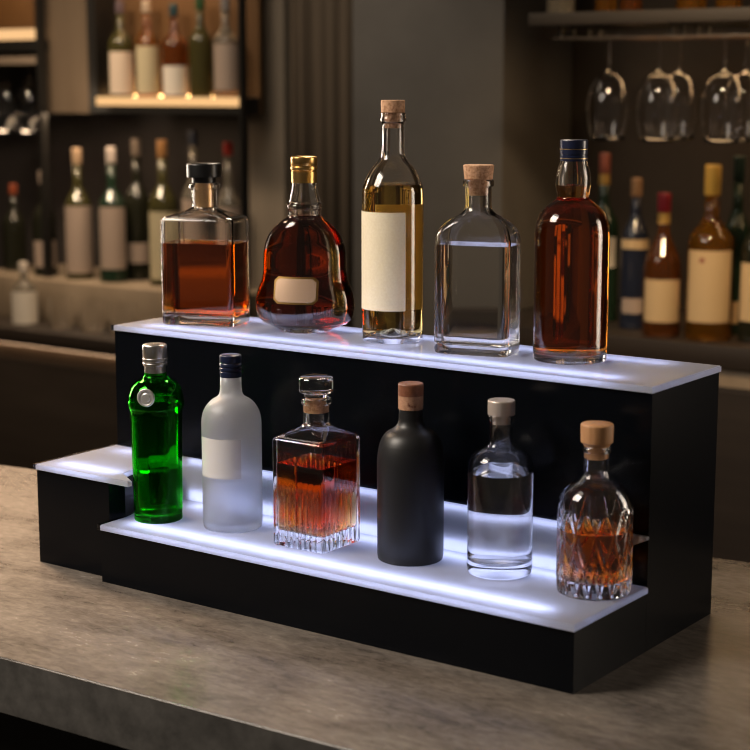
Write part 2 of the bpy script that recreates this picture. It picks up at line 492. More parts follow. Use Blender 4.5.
# --- cognac, flat gourd shape
y = 0.309; x = x_at(305.2, y, H3)
P, r = make(0, x, y, H3, 'gourd-shaped cognac bottle with gold cap and small bronze plate, dark brown liquid', grp=GT, name='cognac_bottle', shift=1)
r.rotation_euler.z = P.view() + PI / 2 - R(16)
k = P.k
raw = [(329, 27), (328, 31), (325, 38), (318, 45), (310, 48), (303, 48.6), (296, 48), (288, 46), (279, 42.5), (270, 41), (260, 40.6), (250, 40), (241, 38), (233, 34.5), (226, 29), (220, 22.5), (215.5, 17.4), (213, 16.4), (208, 16.6), (206.5, 18), (203.5, 18), (202, 16.2), (196, 14.8), (185, 12.6), (181, 12)]
raw[0] = (326, 24); raw[1] = (326, 29); raw[2] = (324, 35)
rg = []
for py, w in raw:
    W = w * k * (1.045 if w > 20 else 1); t = min(1, max(0, (w - 17) / 22)); t = t * t * (3 - 2 * t)
    rg.append((P.z(py), W, W * (1 - .36 * t), 0))
rg[0] = (0, rg[0][1], rg[0][2], 0)
def smooth_rings(rg, n=4):
    out = []
    for i in range(len(rg) - 1):
        p0, p1, p2, p3 = rg[max(0, i - 1)], rg[i], rg[i + 1], rg[min(len(rg) - 1, i + 2)]
        for j in range(n):
            t = j / n
            z = p1[0] + (p2[0] - p1[0]) * t
            out.append((z,) + tuple(.5 * ((2 * p1[q]) + (-p0[q] + p2[q]) * t + (2 * p0[q] - 5 * p1[q] + 4 * p2[q] - p3[q]) * t * t + (-p0[q] + 3 * p1[q] - 3 * p2[q] + p3[q]) * t ** 3) for q in (1, 2, 3)))
    out.append(rg[-1]); return out
crg = smooth_rings(rg)
g, inn = bottle_glass(crg, .0032, .011, r, M['glass'], n=72)
liquid(inn, P.z(214), r, M['cognac'], n=72)
cz0, cz1, ca, cb = P.z(299.5), P.z(273), -.036, .032
def plate(name, x0, x1, z0, z1, ch, m, off, parent, n=20):
    bm = bmesh.new(); rows = []
    for o in (off - .0015, off):
        lo, hi = [], []
        for i in range(n + 1):
            xx = x0 + (x1 - x0) * i / n
            c = max(0, ch - min(xx - x0, x1 - xx))
            col = []
            for zz in (z0 + c, (z0 + z1) / 2, z1 - c):
                q = lerp_ring(crg, zz); yv = -q[2] * math.sqrt(max(0, 1 - (xx / q[1]) ** 2)) - o
                col.append(bm.verts.new((xx, yv, zz)))
            lo.append(col)
        rows.append(lo)
    I, O = rows
    for i in range(n):
        for j in range(2): bm.faces.new((O[i][j], O[i + 1][j], O[i + 1][j + 1], O[i][j + 1])); bm.faces.new((I[i][j], I[i][j + 1], I[i + 1][j + 1], I[i + 1][j]))
        bm.faces.new((O[i][0], I[i][0], I[i + 1][0], O[i + 1][0])); bm.faces.new((O[i][2], O[i + 1][2], I[i + 1][2], I[i][2]))
    for i in (0, n):
        for j in range(2): bm.faces.new((O[i][j], O[i][j + 1], I[i][j + 1], I[i][j]))
    return link(name, bm, m, parent, auto=40)
pl = plate('label_plate', ca, cb, cz0, cz1, .006, M['gold'], .0014, r)
plate('plate_face', ca + .0028, cb - .0028, cz0 + .0028, cz1 - .0028, .0055, M['bronze_label'], .0020, pl)
lathe('cap', P.prof([(181.5, 12.6), (170.5, 12.9), (170, 12.2), (169, 12.2), (168.5, 13.5, .0005), (165.5, 13.5, .0005), (165, 12.9), (164, 12.9), (163.5, 13.3), (156, 13.2, .001), (155.2, 12)]), M['gold'], r)

# --- wine bottle
y = 0.311; x = x_at(392.6, y, H3)
P, r = make(0, x, y, H3, 'tall clear wine bottle with cork and blank cream label, yellow wine, tallest bottle', grp=GT, name='wine_bottle', shift=0)
k = P.k
pr = P.prof([(336, 27), (336, 30.2, .003), (332, 30.6, .003), (187, 30.5, .012), (170, 23, .012), (161, 14.5, .008), (154, 11.8, .006), (124, 10.8), (122, 11), (121.5, 13.2, .001), (118.5, 13.2, .001), (117.5, 12.6), (113, 12.6, .001), (112.5, 11.8)])
pr[0] = (0,) + pr[0][1:]; pr[1] = (0,) + pr[1][1:]
rg = round_rings(pr)
g, inn = bottle_glass(rg, .0032, .007, r, M['glass'], punt=.012, ipunt=.012)
liquid(inn, P.z(184), r, M['wine'], ipunt=.012)
rb = lerp_ring(rg, .1)[1]
circ = lambda rr: (lambda a, z: (rr * math.cos(a), rr * math.sin(a)))
va = P.view()
wrap_label('label', circ(rb), va - R(98), va + R(24), P.z(307.5), P.z(210.5), M['cream'], r)
wrap_label('back_label', circ(rb), va + R(118), va + R(196), P.z(312), P.z(206), M['paper_back'], r)
lathe('cork', P.prof([(128, 8.2), (113, 8.4), (112.4, 11.8, .0006), (100.3, 11.9, .0006), (100, 11)]), M['cork'], r)

# --- clear flask-like bottle
y = 0.285; x = x_at(476.8, y, H3)
P, r = make(0, x, y, H3, 'clear rectangular bottle with round cork stopper, filled with clear spirit', grp=GT, name='spirit_bottle', shift=1)
r.rotation_euler.z = P.view() + PI / 2 - R(20)
k = P.k; hw, hd, rc = .0545, .0330, .014
nk = 12.9 * k
pts = [(0, hw - .006, hd - .006, rc - .004), (0, hw - .001, hd - .001, rc, .004), (.006, hw, hd, rc, .003), (P.z(233), hw, hd, rc, .014), (P.z(220), 31 * k, 24 * k, 18 * k, .010), (P.z(212), 16 * k, 16 * k, 15 * k, .006), (P.z(206), nk, nk, nk, .004),
       (P.z(186), nk, nk, nk), (P.z(185), 15.2 * k, 15.2 * k, 15 * k, .001), (P.z(179.5), 15.2 * k, 15.2 * k, 15 * k, .001), (P.z(178.5), 13.5 * k, 13.5 * k, 13 * k)]
rg = fillet(pts, 6)
g, inn = bottle_glass(rg, .0040, .013, r, M['glass'], K=10, auto=45)
liquid(inn, P.z(243), r, M['water'], K=10)
lathe('cork', P.prof([(194, 9.6), (178.6, 10.2), (178, 14.0, .0006), (164.3, 15.4, .0008), (163.6, 14.2)]), M['cork'], r)

# --- tall amber bottle
y = 0.309; x = x_at(569.8, y, H3)
P, r = make(0, x, y, H3, 'round-shouldered amber whiskey bottle with navy screw cap, right end of the top shelf', grp=GT, name='whiskey_bottle', shift=0)
k = P.k
pr = P.prof([(354, 33), (354, 36.6, .003), (349, 37.4, .003), (228, 37.4, .016), (212, 33, .014), (203, 22, .008), (199, 16.6, .002), (197, 15.6, .002), (188, 17.2, .006), (178, 17.6, .006), (168, 15.4, .005), (160, 13.4), (158, 13)])
pr[0] = (0,) + pr[0][1:]; pr[1] = (0,) + pr[1][1:]
rg = round_rings(pr)
g, inn = bottle_glass(rg, .0034, .009, r, M['glass'], punt=.005, ipunt=.003)
liquid(inn, P.z(185), r, M['amber'], ipunt=.003)
cp = lathe('cap', P.prof([(161, 13.6), (156, 13.8), (155.5, 13.2), (154.5, 13.2), (154, 13.8), (150, 13.8), (149.5, 13.2), (148.5, 13.2), (148, 13.8), (140.2, 13.9, .001), (139.6, 13)]), M['navy'], r)
for py in (158.2, 149): lathe('gold_ring', P.prof([(py + .4, 13.85), (py - .4, 13.85)]), M['gold_line'], cp)

# --- green gin bottle
y = 0.075; x = x_at(158.6, y, H1)
P, r = make(0, x, y, H1, 'green glass bottle with silver cap and round silver seal, left end of the front step', grp=GF, name='gin_bottle', shift=0)
r.rotation_euler.z = P.view() + PI / 2 + R(4)
k = P.k
def ngon_ring(w, f): return w
pr = P.prof([(513, 21), (513, 24.2, .003), (509, 25, .003), (407.5, 26.6, .001), (405.5, 27.8, .001), (401.5, 27.8, .001), (399.5, 27.2, .001), (395, 27.3, .004), (388, 25.4, .007), (382, 21, .007), (377.5, 13.5, .004), (375, 11.3, .002), (372, 11)])
pr[0] = (0,) + pr[0][1:]; pr[1] = (0,) + pr[1][1:]
rg = round_rings(pr)
zl0, zl1 = .004, P.z(408); zs0 = P.z(399); zs1 = P.z(386)
def facet(x, y, z):
    a = math.atan2(y, x); nf = 8
    b = (a + PI / nf) % (2 * PI / nf) - PI / nf
    l = math.hypot(x, y)
    d = l - l * math.cos(PI / nf) / math.cos(b)
    e = max(0, l * (1 - math.cos(PI / nf)) )
    if z < zl1: w = min(1, (zl1 - z) / .004) * min(1, z / .01)
    elif zs0 < z < zs1 + .02: w = .55 * min(1, (z - zs0) / .01) * min(1, max(0, (zs1 + .02 - z) / .02))
    else: w = 0
    return d * w * .5
g, inn = bottle_glass(dense(rg, .005, P.z(377), .004), .0030, .010, r, M['green_glass'], disp=facet, n=96, punt=.004, auto=60)
gin_inn = [(z, w * .93, d * .93, c) for z, w, d, c in inn]
liquid(gin_inn, P.z(398), r, M['gin'], n=64, over=0)
sc = lathe('cap', P.prof([(374, 10.6), (365.5, 10.6), (365, 12, .0005), (362.5, 12.2, .0005), (362, 11.6), (361, 11.6), (360.5, 12.3, .0005), (358, 12.3), (357.5, 11.8), (356.5, 12.1), (345, 12.2, .0012), (344, 11)]), M['silver'], r)
# seal on the shoulder
sr = 9 * k
sa = math.asin(-11.5 / 27.5)
bm = bmesh.new()
loft(bm, [(0, sr, sr, 0), (.002, sr, sr, 0), (.003, sr * .93, sr * .93, 0), (.003, sr * .80, sr * .80, 0), (.0018, sr * .74, sr * .74, 0), (.0018, sr * .52, sr * .52, 0), (.0027, sr * .44, sr * .44, 0), (.0027, .001, .001, 0)], n=40)
seal = link('seal', bm, M['seal'], r, auto=35)
rr = 27.2 * k - .0012
seal.location = (rr * math.sin(sa), -rr * math.cos(sa), P.z(393)); seal.rotation_euler = (PI / 2, 0, sa)

# --- frosted vodka bottle
y = 0.106; x = x_at(233, y, H1)
P, r = make(0, x, y, H1, 'frosted glass bottle with navy cap and blank silver label beside the green bottle', grp=GF, name='vodka_bottle')
k = P.k
pr = P.prof([(524, 25), (524, 29, .003), (519, 30, .004), (414, 30, .014), (401, 22.5, .012), (395, 11.5, .006), (386, 10.6), (375, 10.4)])
pr[0] = (0,) + pr[0][1:]; pr[1] = (0,) + pr[1][1:]
rg = round_rings(pr)
g, inn = bottle_glass(rg, .003, .010, r, M['frost'], ipunt=.004)
rb = lerp_ring(rg, .08)[1]; va = P.view()
wrap_label('label', circ(rb), va - R(74), va + R(17), P.z(472.5), P.z(434), M['silver_label'], r)
lathe('cap', P.prof([(376.5, 10.7), (371.5, 10.9), (371, 10.3), (370, 10.3), (369.5, 11), (367.5, 11), (367, 10.3), (366, 10.3), (365.5, 10.9), (363, 10.9), (362.5, 10.5), (361.5, 10.8), (355.2, 10.8, .001), (354.6, 10)]), M['navy'], r)

# --- square crystal decanter
y = 0.106; x = x_at(317, y, H1)
P, r = make(0, x, y, H1, 'square fluted crystal decanter with round glass stopper, half full of amber whiskey', cat='decanter', grp=GF, name='decanter')
k = P.k; hw, rc = .0432, .005
nk = 12.9 * k
pts = [(0, hw - .004, hw - .004, rc - .002), (0, hw - .001, hw - .001, rc, .002), (.004, hw, hw, rc, .002), (P.z(438), hw, hw, rc, .002), (P.z(435.5), hw - .003, hw - .003, rc, .003), (P.z(427.5), 19 * k, 19 * k, 16 * k, .008), (P.z(423), nk, nk, nk, .004),
       (P.z(404.5), nk, nk, nk), (P.z(403), 15.5 * k, 15.5 * k, 15 * k, .001), (P.z(398.5), 15.5 * k, 15.5 * k, 15 * k, .001), (P.z(397.5), 13.5 * k, 13.5 * k, 13 * k)]
rg = dense(fillet(pts), .002, P.z(478), .004)
zf = P.z(488)
def flute(x, y, z):
    if z > zf: return 0
    w = min(1, (zf - z) / .014)
    a, b = abs(x), abs(y)
    if max(a, b) < hw - .003 or min(a, b) > hw - rc: return 0
    u = x if b > a else y
    pitch = 2 * (hw - rc) / 8
    t = ((u + hw - rc) / pitch) % 1
    q = max(0, 1 - abs(t - .5) / .24)
    return (.0016 + .0010 * min(1, max(0, (.03 - z) / .02))) * w * q * q * (3 - 2 * q)
inn = inner_rings(fillet(pts), .0058, .021)
g, _ = bottle_glass(rg, .0058, .021, r, M['crystal'], disp=flute, K=4, nf=63, inner=inn, auto=50)
liquid(inn, P.z(461), r, M['dark_whiskey'], K=4, nf=63)
lathe('cork', P.prof([(412, 9.8), (396.5, 10.4)]), M['cork'], r)
lathe('stopper', P.prof([(396, 12), (393, 13), (391.5, 17, .001), (390.5, 17.6, .001), (379, 17.8, .001), (376.8, 16.6, .001), (376.3, 15)]), M['crystal'], r, n=40)

# --- matte black bottle
y = 0.12; x = x_at(410.3, y, H1)
P, r = make(0, x, y, H1, 'matte black bottle with copper brown cap in the middle of the front step', grp=GF, name='gin_bottle')
k = P.k
pr = P.prof([(556, 28), (556, 32.6, .002), (553, 33.4, .002), (452, 33.6, .018), (434, 28, .016), (427, 15, .008), (421, 12, .004), (409, 11.7), (407, 11.5)])
pr[0] = (0,) + pr[0][1:]; pr[1] = (0,) + pr[1][1:]
bm = bmesh.new(); loft(bm, round_rings(pr), n=80); link('bottle_body', bm, M['matte_black'], r)
bd = lathe('neck_band', P.prof([(408.6, 12.3), (395, 12.5)]), M['tan_band'], r)
P0 = P
lathe('cap', P.prof([(395, 12.6, .0003), (394, 12.7), (384, 12.7, .0012), (383, 11.8)]), M['copper_cap'], r)
va = P.view(); rb = 12.45 * k
for i, (a, w, zc, h) in enumerate(((-14, 4, 402.3, 3.2), (-8, 5, 403.4, 1.6), (1, 3, 404.2, 1.4), (6, 4, 404.4, 1.4), (13, 5, 404.6, 1.4), (20, 4, 404.6, 1.4))):
    wrap_label('band_mark', circ(rb), va + R(a), va + R(a + w), P.z(zc + h / 2), P.z(zc - h / 2), M['copper_cap'], bd, n=4, th=.0002, off=.0003)

# --- clear round bottle
y = 0.135; x = x_at(499.4, y, H1)
P, r = make(0, x, y, H1, 'clear round bottle of clear spirit with satin beige cap on the front step', grp=GF, name='spirit_bottle')
k = P.k
pr = P.prof([(570, 28), (570, 32, .003), (565, 33, .003), (462, 33, .016), (452, 27, .014), (446.5, 15, .006), (442, 12.3, .003), (421, 12.2), (420, 12.8, .0006), (415.5, 12.8, .0006), (414.5, 12)])
pr[0] = (0,) + pr[0][1:]; pr[1] = (0,) + pr[1][1:]
rg = round_rings(pr)
g, inn = bottle_glass(rg, .0034, .017, r, M['glass'], punt=.004)
liquid(inn, P.z(471), r, M['water'])
lathe('stopper', P.prof([(423, 9.2), (414, 9.4)]), M['satin'], r)
lathe('cap', P.prof([(414.3, 13.4, .0005), (413.5, 13.6), (400.6, 13.6, .001), (399.8, 12.8)]), M['satin'], r)

# --- cut glass decanter
y = 0.1345; x = x_at(593.5, y, H1)
P = Px(x, y, H1); sh = proj((x, y, H1))[1] - 579
P, r = make(0, x, y, H1, 'round cut-crystal decanter with wooden stopper, half full, right end of the front step', cat='decanter', grp=GF, name='decanter', shift=sh * .3)
k = P.k
pr = P.prof([(580, 34), (580, 37, .002), (576, 38, .002), (499, 38, .018), (484, 31, .016), (475, 16, .010), (469, 12.6, .004), (449, 12.4), (448, 14.3, .0008), (443.5, 14.3, .0008), (442.5, 13)])
pr[0] = (0,) + pr[0][1:]; pr[1] = (0,) + pr[1][1:]
rgs = round_rings(pr)
zc1 = P.z(500); zc0 = P.z(556)
def cutg(x, y, z):
    if z > zc1 or z < .003: return 0
    a = math.atan2(y, x) / (2 * PI)
    if z > zc0:
        n, h = 12, (zc1 - zc0) * 1.05
        v = (z - zc0) / h
        d = 0
        for s in (1, -1):
            t = (a * n + s * v) % 1
            d = max(d, 1 - abs(t - .5) / .13)
        return .0024 * max(0, d) * min(1, (zc1 - z) / .006)
    n, v = 18, (z - .003) / (zc0 - .003)
    d = 0
    for s in (1, -1):
        t = (a * n + s * v * .5) % 1
        d = max(d, 1 - abs(t - .5) / .20)
    return .0030 * max(0, d) * min(1, (z - .003) / .003)
inn = inner_rings(rgs, .0052, .018)
g, _ = bottle_glass(dense(rgs, .003, zc1, .0017), .0052, .018, r, M['crystal'], disp=cutg, n=288, inner=inn, auto=60)
liquid(inn, P.z(524), r, M['whiskey'], n=288)
lathe('stopper', P.prof([(455, 8.2), (443, 9), (442.5, 12.4), (439.5, 14, .0006), (438.5, 16, .0008), (421, 16.4, .0016), (420, 15)]), M['wood_cap'], r)

# ------------------------------------------------------------------ bar counter
def prism(name, poly, z0, z1, m, parent=None, bevel=0, kind=None):
    bm = bmesh.new()
    b = [bm.verts.new((x, y, z0)) for x, y in poly]; t = [bm.verts.new((x, y, z1)) for x, y in poly]
    bm.faces.new(b[::-1]); bm.faces.new(t)
    for i in range(len(poly)): bm.faces.new((b[i], b[(i + 1) % len(poly)], t[(i + 1) % len(poly)], t[i]))
    if bevel: bmesh.ops.bevel(bm, geom=bm.edges[:], offset=bevel, segments=3, affect='EDGES')
    o = link(name, bm, m, parent, smooth=bool(bevel), auto=35 if bevel else None)
    return tag(o, kind=kind) if kind else o
ctr = empty('bar_counter', (0, 0, -1.05), 0, 'stone-topped bar counter with rough grey edge under the display stand', 'counter')
def rel(o, root): o.location = -Vector(root.location); return o
def edge(a, b, x, dy=0):
    t = (x - a.x) / (b.x - a.x); return (x, a.y + (b.y - a.y) * t + dy)
fa, fb, ba, bb = at_z(0, 657, 0), at_z(200, 710, 0), at_z(20, 467.5, 0), at_z(733, 560, 0)
slab = prism('counter_top', [edge(fa, fb, -2.2), edge(fa, fb, 1.6), edge(ba, bb, 1.6), edge(ba, bb, -2.2)], -.074, 0, [M['stone'], M['stone_edge_shaded']], ctr, .0015)
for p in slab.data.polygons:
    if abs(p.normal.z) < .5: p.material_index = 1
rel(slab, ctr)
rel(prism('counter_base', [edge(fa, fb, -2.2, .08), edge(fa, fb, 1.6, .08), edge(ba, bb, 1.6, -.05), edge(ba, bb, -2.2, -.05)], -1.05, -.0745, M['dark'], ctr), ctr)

# ------------------------------------------------------------------ room
struct('floor', -6.8, 3.5, -3.5, 2.9, -1.07, -1.05, M['floor'])
M['wall'] = noisy(mat('dark_plaster', rough=.8), (.030, .020, .011), (.042, .029, .018), 3, 5)
M['wall_l'] = noisy(mat('dark_backsplash', rough=.6), (.026, .021, .020), (.036, .030, .028), 5, 4)
M['pillar'] = noisy(mat('grey_concrete', rough=.8), (.100, .091, .082), (.128, .118, .107), 4, 6)
M['tan_panel'] = noisy(mat('tan_panel', rough=.6), (.095, .066, .042), (.125, .09, .06), 3, 4, stretch=(3, 1, .3))
M['side_panel'] = noisy(mat('taupe_panel', rough=.7), (.20, .165, .125), (.25, .205, .155), 3, 4, stretch=(3, 1, .3))
M['curtain'] = noisy(mat('brown_curtain', rough=.9), (.095, .070, .048), (.125, .095, .066), 8, 4, stretch=(4, 1, .2))
struct('wall_back', -6.8, 3.5, 2.8, 2.9, -1.05, 2.0, M['wall'])
struct('wall_left', -6.9, -6.8, -3.5, 2.9, -1.05, 2.0, M['wall'])

def X(px, y, py=100): return at_y(px, py, y).x
def Z(px, py, y): return at_y(px, py, y).z

# concrete pillar
tag(box('trim_1', X(352, 2.4), X(503, 2.4), 2.4, 2.79, -1.05, 2.0, M['pillar'], bevel=.006), kind='structure')
# tan wall panel + narrow strip beside the pillar
tag(box('trim_2', X(248, 2.6), X(284, 2.6), 2.6, 2.79, -1.05, 2.0, M['side_panel']), kind='structure')
# curtain in folds
bm = bmesh.new(); n = 90; a, b = X(286, 2.55), X(356, 2.55); rows = []
for i in range(n + 1):
    t = i / n; xx = a + (b - a) * t; yv = 2.58 + .022 * math.sin(t * 2 * PI * 3.5) + .008 * math.sin(t * 2 * PI * 8)
    rows.append([bm.verts.new((xx, yv, -.9)), bm.verts.new((xx, yv, 2.6)), bm.verts.new((xx, yv + .006, -.9)), bm.verts.new((xx, yv + .006, 2.6))])
for p, q in zip(rows, rows[1:]):
    bm.faces.new((p[0], q[0], q[1], p[1])); bm.faces.new((p[2], p[3], q[3], q[2])); bm.faces.new((p[1], q[1], q[3], p[3])); bm.faces.new((p[0], p[2], q[2], q[0]))
for p in (rows[0], rows[-1]): bm.faces.new((p[0], p[1], p[3], p[2]))
tag(link('curtain', bm, M['curtain']), 'brown floor-length curtain hanging in folds left of the grey pillar', 'curtain')

# ---- left back bar
M['led_warm'] = emis('warm_led_strip', (1., .66, .34), 5.)
M['led_dim'] = emis('dim_warm_led_strip', (1., .62, .36), 2.2)
M['amber_wall'] = noisy(mat('cabinet_back', rough=.6), (.085, .040, .012), (.125, .062, .020), 4, 4)
M['black_frame'] = mat('black_frame', (.010, .009, .008), .45)
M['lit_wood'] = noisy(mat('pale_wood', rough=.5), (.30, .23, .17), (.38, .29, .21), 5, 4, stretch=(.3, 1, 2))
M['shelf_wood'] = noisy(mat('shelf_wood', rough=.5), (.20, .155, .115), (.26, .2, .15), 5, 4, stretch=(.3, 1, 2))
M['step_wood'] = noisy(mat('step_wood', rough=.45), (.23, .175, .12), (.33, .255, .18), 5, 4, stretch=(1.5, 1, 1.5))

zl = Z(57, 334, 2.18)
lb = empty('back_bar', (-3.0, 2.2, -1.05), 0, 'dark back bar cabinet with lit wooden band, behind the stand on the left', 'bar cabinet')
def part(o, root): o.parent = root; o.location = -Vector(root.location); return o
xl0, xl1 = -5.6, X(284, 2.55) - .012
part(box('worktop', xl0, xl1, 2.18, 2.78, zl - .052, zl, M['dark_wood'], bevel=.003), lb)
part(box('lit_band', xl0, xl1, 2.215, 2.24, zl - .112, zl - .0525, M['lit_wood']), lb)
part(box('cabinet_body', xl0, xl1, 2.2, 2.78, -1.05, zl - .1125, M['body']), lb)
part(box('light_strip', xl0, xl1, 2.2, 2.206, zl - .0575, zl - .0525, M['led_dim']), lb)
# step on which the bottles stand
ys = 2.36; zs = Z(80, 283, ys)
st = tag(box('bottle_step', X(-40, ys), X(226, ys), ys, 2.76, zl, zs, M['step_wood'], bevel=.003), 'pale wooden riser carrying bottles on the left back bar', 'riser')

# wall cabinet
yc = 2.4
cx0, cx1, cx2, cx3 = X(89, yc), X(97, yc), X(239, yc), X(241.5, yc)
zb0, zb1, zb2 = Z(165, 114, yc), Z(165, 106, yc), Z(165, 97, yc)
cab = empty('wall_cabinet', ((cx0 + cx3) / 2, 2.6, zb0), 0, 'black open wall cabinet with warm lit shelf of bottles', 'cabinet')
part(box('side_panel', cx0, cx1, yc, 2.5, zb0, 1.6, M['black_frame']), cab)
part(box('side_panel', cx2, cx3, yc, yc + .028, zl + .0004, 1.6, M['black_frame']), cab)
part(box('shelf', cx1, cx2, yc, 2.5, zb0, zb2 - .001, M['black_frame']), cab)
part(box('back_panel', cx1, cx2, 2.5, 2.51, zb0, 1.6, M['amber_wall']), cab)
tag(box('trim_4', X(-60, 2.77), cx2, 2.77, 2.7999, zl + .0004, zb0, M['wall_l']), kind='structure')
M['shelf_lit'] = mat('frosted_shelf_edge', (.5, .4, .3), .5)
part(box('light_strip', cx1, cx2, yc - .004, yc, zb1, zb2, emis('cabinet_led_strip', (1., .57, .24), 1.0)), cab)
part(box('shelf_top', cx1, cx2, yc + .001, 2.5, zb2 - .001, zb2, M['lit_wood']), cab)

part(box('light_strip', cx1 + .01, X(232, 2.49), 2.486, 2.499, zb2, zb2 + .005, emis('back_led_strip', (1., .55, .20), 16.)), cab)
# pilaster between the cabinet and the glass shelf
tag(box('trim_3', X(38, 2.46), X(91, 2.46), 2.46, 2.5, Z(70, 113, 2.46), 2.0, M['tan_panel']), kind='structure')

# far-left glass shelf
ug = empty('glass_shelf', (X(20, 2.4), 2.6, Z(20, 60, 2.4)), 0, 'black open shelf unit with a warm light strip and hanging glasses, far left', 'shelf unit')
fx0, fx1, fx2 = X(-80, yc), X(37.5, yc), X(41, yc)
part(box('post', fx1, fx2, yc, yc + .03, zs + .0004, 1.6, M['black_frame']), ug)
part(box('shelf', fx0, fx1, yc, 2.65, Z(20, 51, yc), Z(20, 40, yc), M['black_frame']), ug)
part(box('light_strip', fx0, fx1, yc - .004, yc, Z(20, 39.8, yc), Z(20, 29, yc), emis('shelf_led_strip', (1., .58, .26), 1.0)), ug)
part(box('back_panel', fx0, fx1, 2.65, 2.67, Z(20, 40, yc), 1.6, M['amber_wall']), ug)
zrk = Z(20, 55, yc)
part(box('glass_rail', fx0, fx1, 2.42, 2.435, Z(20, 64, yc), Z(20, 56, yc), M['shelf_wood']), ug)
part(box('glass_rail', fx0, fx1, 2.56, 2.575, Z(20, 64, yc), Z(20, 56, yc), M['shelf_wood']), ug)

# ---- hanging glasses (one kind, copied)
M['thin_glass'] = glass_mat('thin_wine_glass', (1, 1, 1), 0, 1.45)
def make_glass(name, h, rb, foot, label, group):
    root = empty(name, (0, 0, 0), 0, label, 'glass', group)
    # hangs: foot on top at z=0, bowl mouth at z=-h
    hs = h * .36
    bm = bmesh.new()
    loft(bm, [(0, foot, foot, 0), (-.0015, foot, foot, 0), (-.004, foot * .5, foot * .5, 0), (-.009, .0045, .0045, 0)], n=32); link('foot', bm, M['thin_glass'], root)
    bm = bmesh.new(); loft(bm, [(-.009, .0045, .0045, 0), (-.02, .0032, .0032, 0), (-hs + .012, .0034, .0034, 0), (-hs, .007, .007, 0)], n=20); link('stem', bm, M['thin_glass'], root)
    prof = [(0, .12), (.04, .42), (.12, .68), (.25, .88), (.42, .99), (.55, 1.0), (.75, .94), (.9, .86), (1, .80)]
    out = [(-hs - t * (h - hs), rb * s, rb * s, 0) for t, s in prof]
    inn = [(z - (.004 if i == 0 else 0), w - .0013, d - .0013, 0) for i, (z, w, d, c) in enumerate(out)]
    bm = bmesh.new()
    loft(bm, out + inn[::-1], n=40); link('bowl', bm, M['thin_glass'], root)
    return root
def copy_tree(o, parent=None):
    c = o.copy(); COL.objects.link(c)
    if parent: c.parent = parent
    for ch in o.children[:]: copy_tree(ch, c)
    return c

# right hanging shelf
yr = 2.
rx0, rx1 = X(527, yr), 1.2
rz0, rz1 = Z(640, 23, yr), Z(640, 10, yr)
rs = empty('hanging_shelf', (0, 1.6, rz0), 0, 'grey wooden shelf with metal rails for stemmed glasses, upper right', 'shelf')
M['grey_wood'] = noisy(mat('grey_wood', rough=.5), (.030, .025, .021), (.045, .038, .032), 6, 4, stretch=(.3, 1, 1))
M['rail'] = mat('bronze_rail', (.66, .50, .36), .22, 1.)
part(box('shelf_board', rx0, rx1, 2., 2.44, rz0, rz1, M['grey_wood'], bevel=.002), rs)
zg = rz0 - .022
for yy in (2.06, 2.12, 2.2, 2.26):
    part(box('glass_rail', rx0 + .04, rx1, yy - .006, yy + .006, zg - .0095, zg - .0065, M['rail']), rs)
for xx in (rx0 + .06, rx0 + .36, rx0 + .66, rx0 + .96):
    for yy in (2.06, 2.12, 2.2, 2.26):
        part(box('rail_bracket', xx - .003, xx + .003, yy - .003, yy + .003, zg - .0065, rz0, M['black_frame']), rs)
GL = [(608, 2.09, 'hanging wine glass leftmost on the right-hand rail'), (658, 2.09, 'hanging wine glass second from the left on the right-hand rail'),
      (678, 2.23, 'hanging wine glass third on the right-hand rail, overlapping the second'), (723, 2.09, 'hanging wine glass fourth from the left on the right-hand rail'), (744, 2.23, 'hanging wine glass at the right edge of the photo')]
g0 = make_glass('wine_glass', zg - .001 - Z(608, 140, 2.09), 21 * proj(at_y(608, 110, 2.09))[2] / F, .033, GL[0][2], 'hanging wine glasses on the right')
for i, (px, yy, lb_) in enumerate(GL):
    o = g0 if i == 0 else copy_tree(g0)
    o.location = (at_y(px, 100, yy).x, yy, zg - .001); o['label'] = lb_
zfl = Z(20, 56, yc) + .0035
GL2 = [(7, 'hanging stemmed glass at the far left edge of the photo'), (30, 'hanging stemmed glass beside the black post, far left')]
g1 = make_glass('stemmed_glass', zfl - Z(20, 133, 2.5), 15 * proj(at_y(20, 110, 2.5))[2] / F, .05, GL2[0][1], 'hanging glasses on the far left')
for i, (px, lb_) in enumerate(GL2):
    o = g1 if i == 0 else copy_tree(g1)
    o.location = (at_y(px, 100, 2.497).x, 2.497, zfl + .0045); o['label'] = lb_

# ---- right back bar
zr = Z(730, 347, 2.2)
rbb = empty('back_bar', (0, 2.2, -1.05), 0, 'dark back bar cabinet behind the stand on the right, under amber bottles', 'bar cabinet')
xr0 = X(503, 2.4) + .01
part(box('worktop', xr0, 2.5, 2.2, 2.78, zr - .058, zr, M['dark_wood'], bevel=.003), rbb)
part(box('lit_band', xr0, 2.5, 2.215, 2.24, zr - .105, zr - .0585, M['step_wood']), rbb)
part(box('cabinet_body', xr0, 2.5, 2.22, 2.78, -1.05, zr - .1055, M['body']), rbb)
for xx in [X(700, 2.2) + .385 * q for q in (-1, 0, 1, 2)]:
    part(box('cabinet_door', xx, xx + .37, 2.208, 2.219, -1.0, zr - .115, M['dark_wood']), rbb)

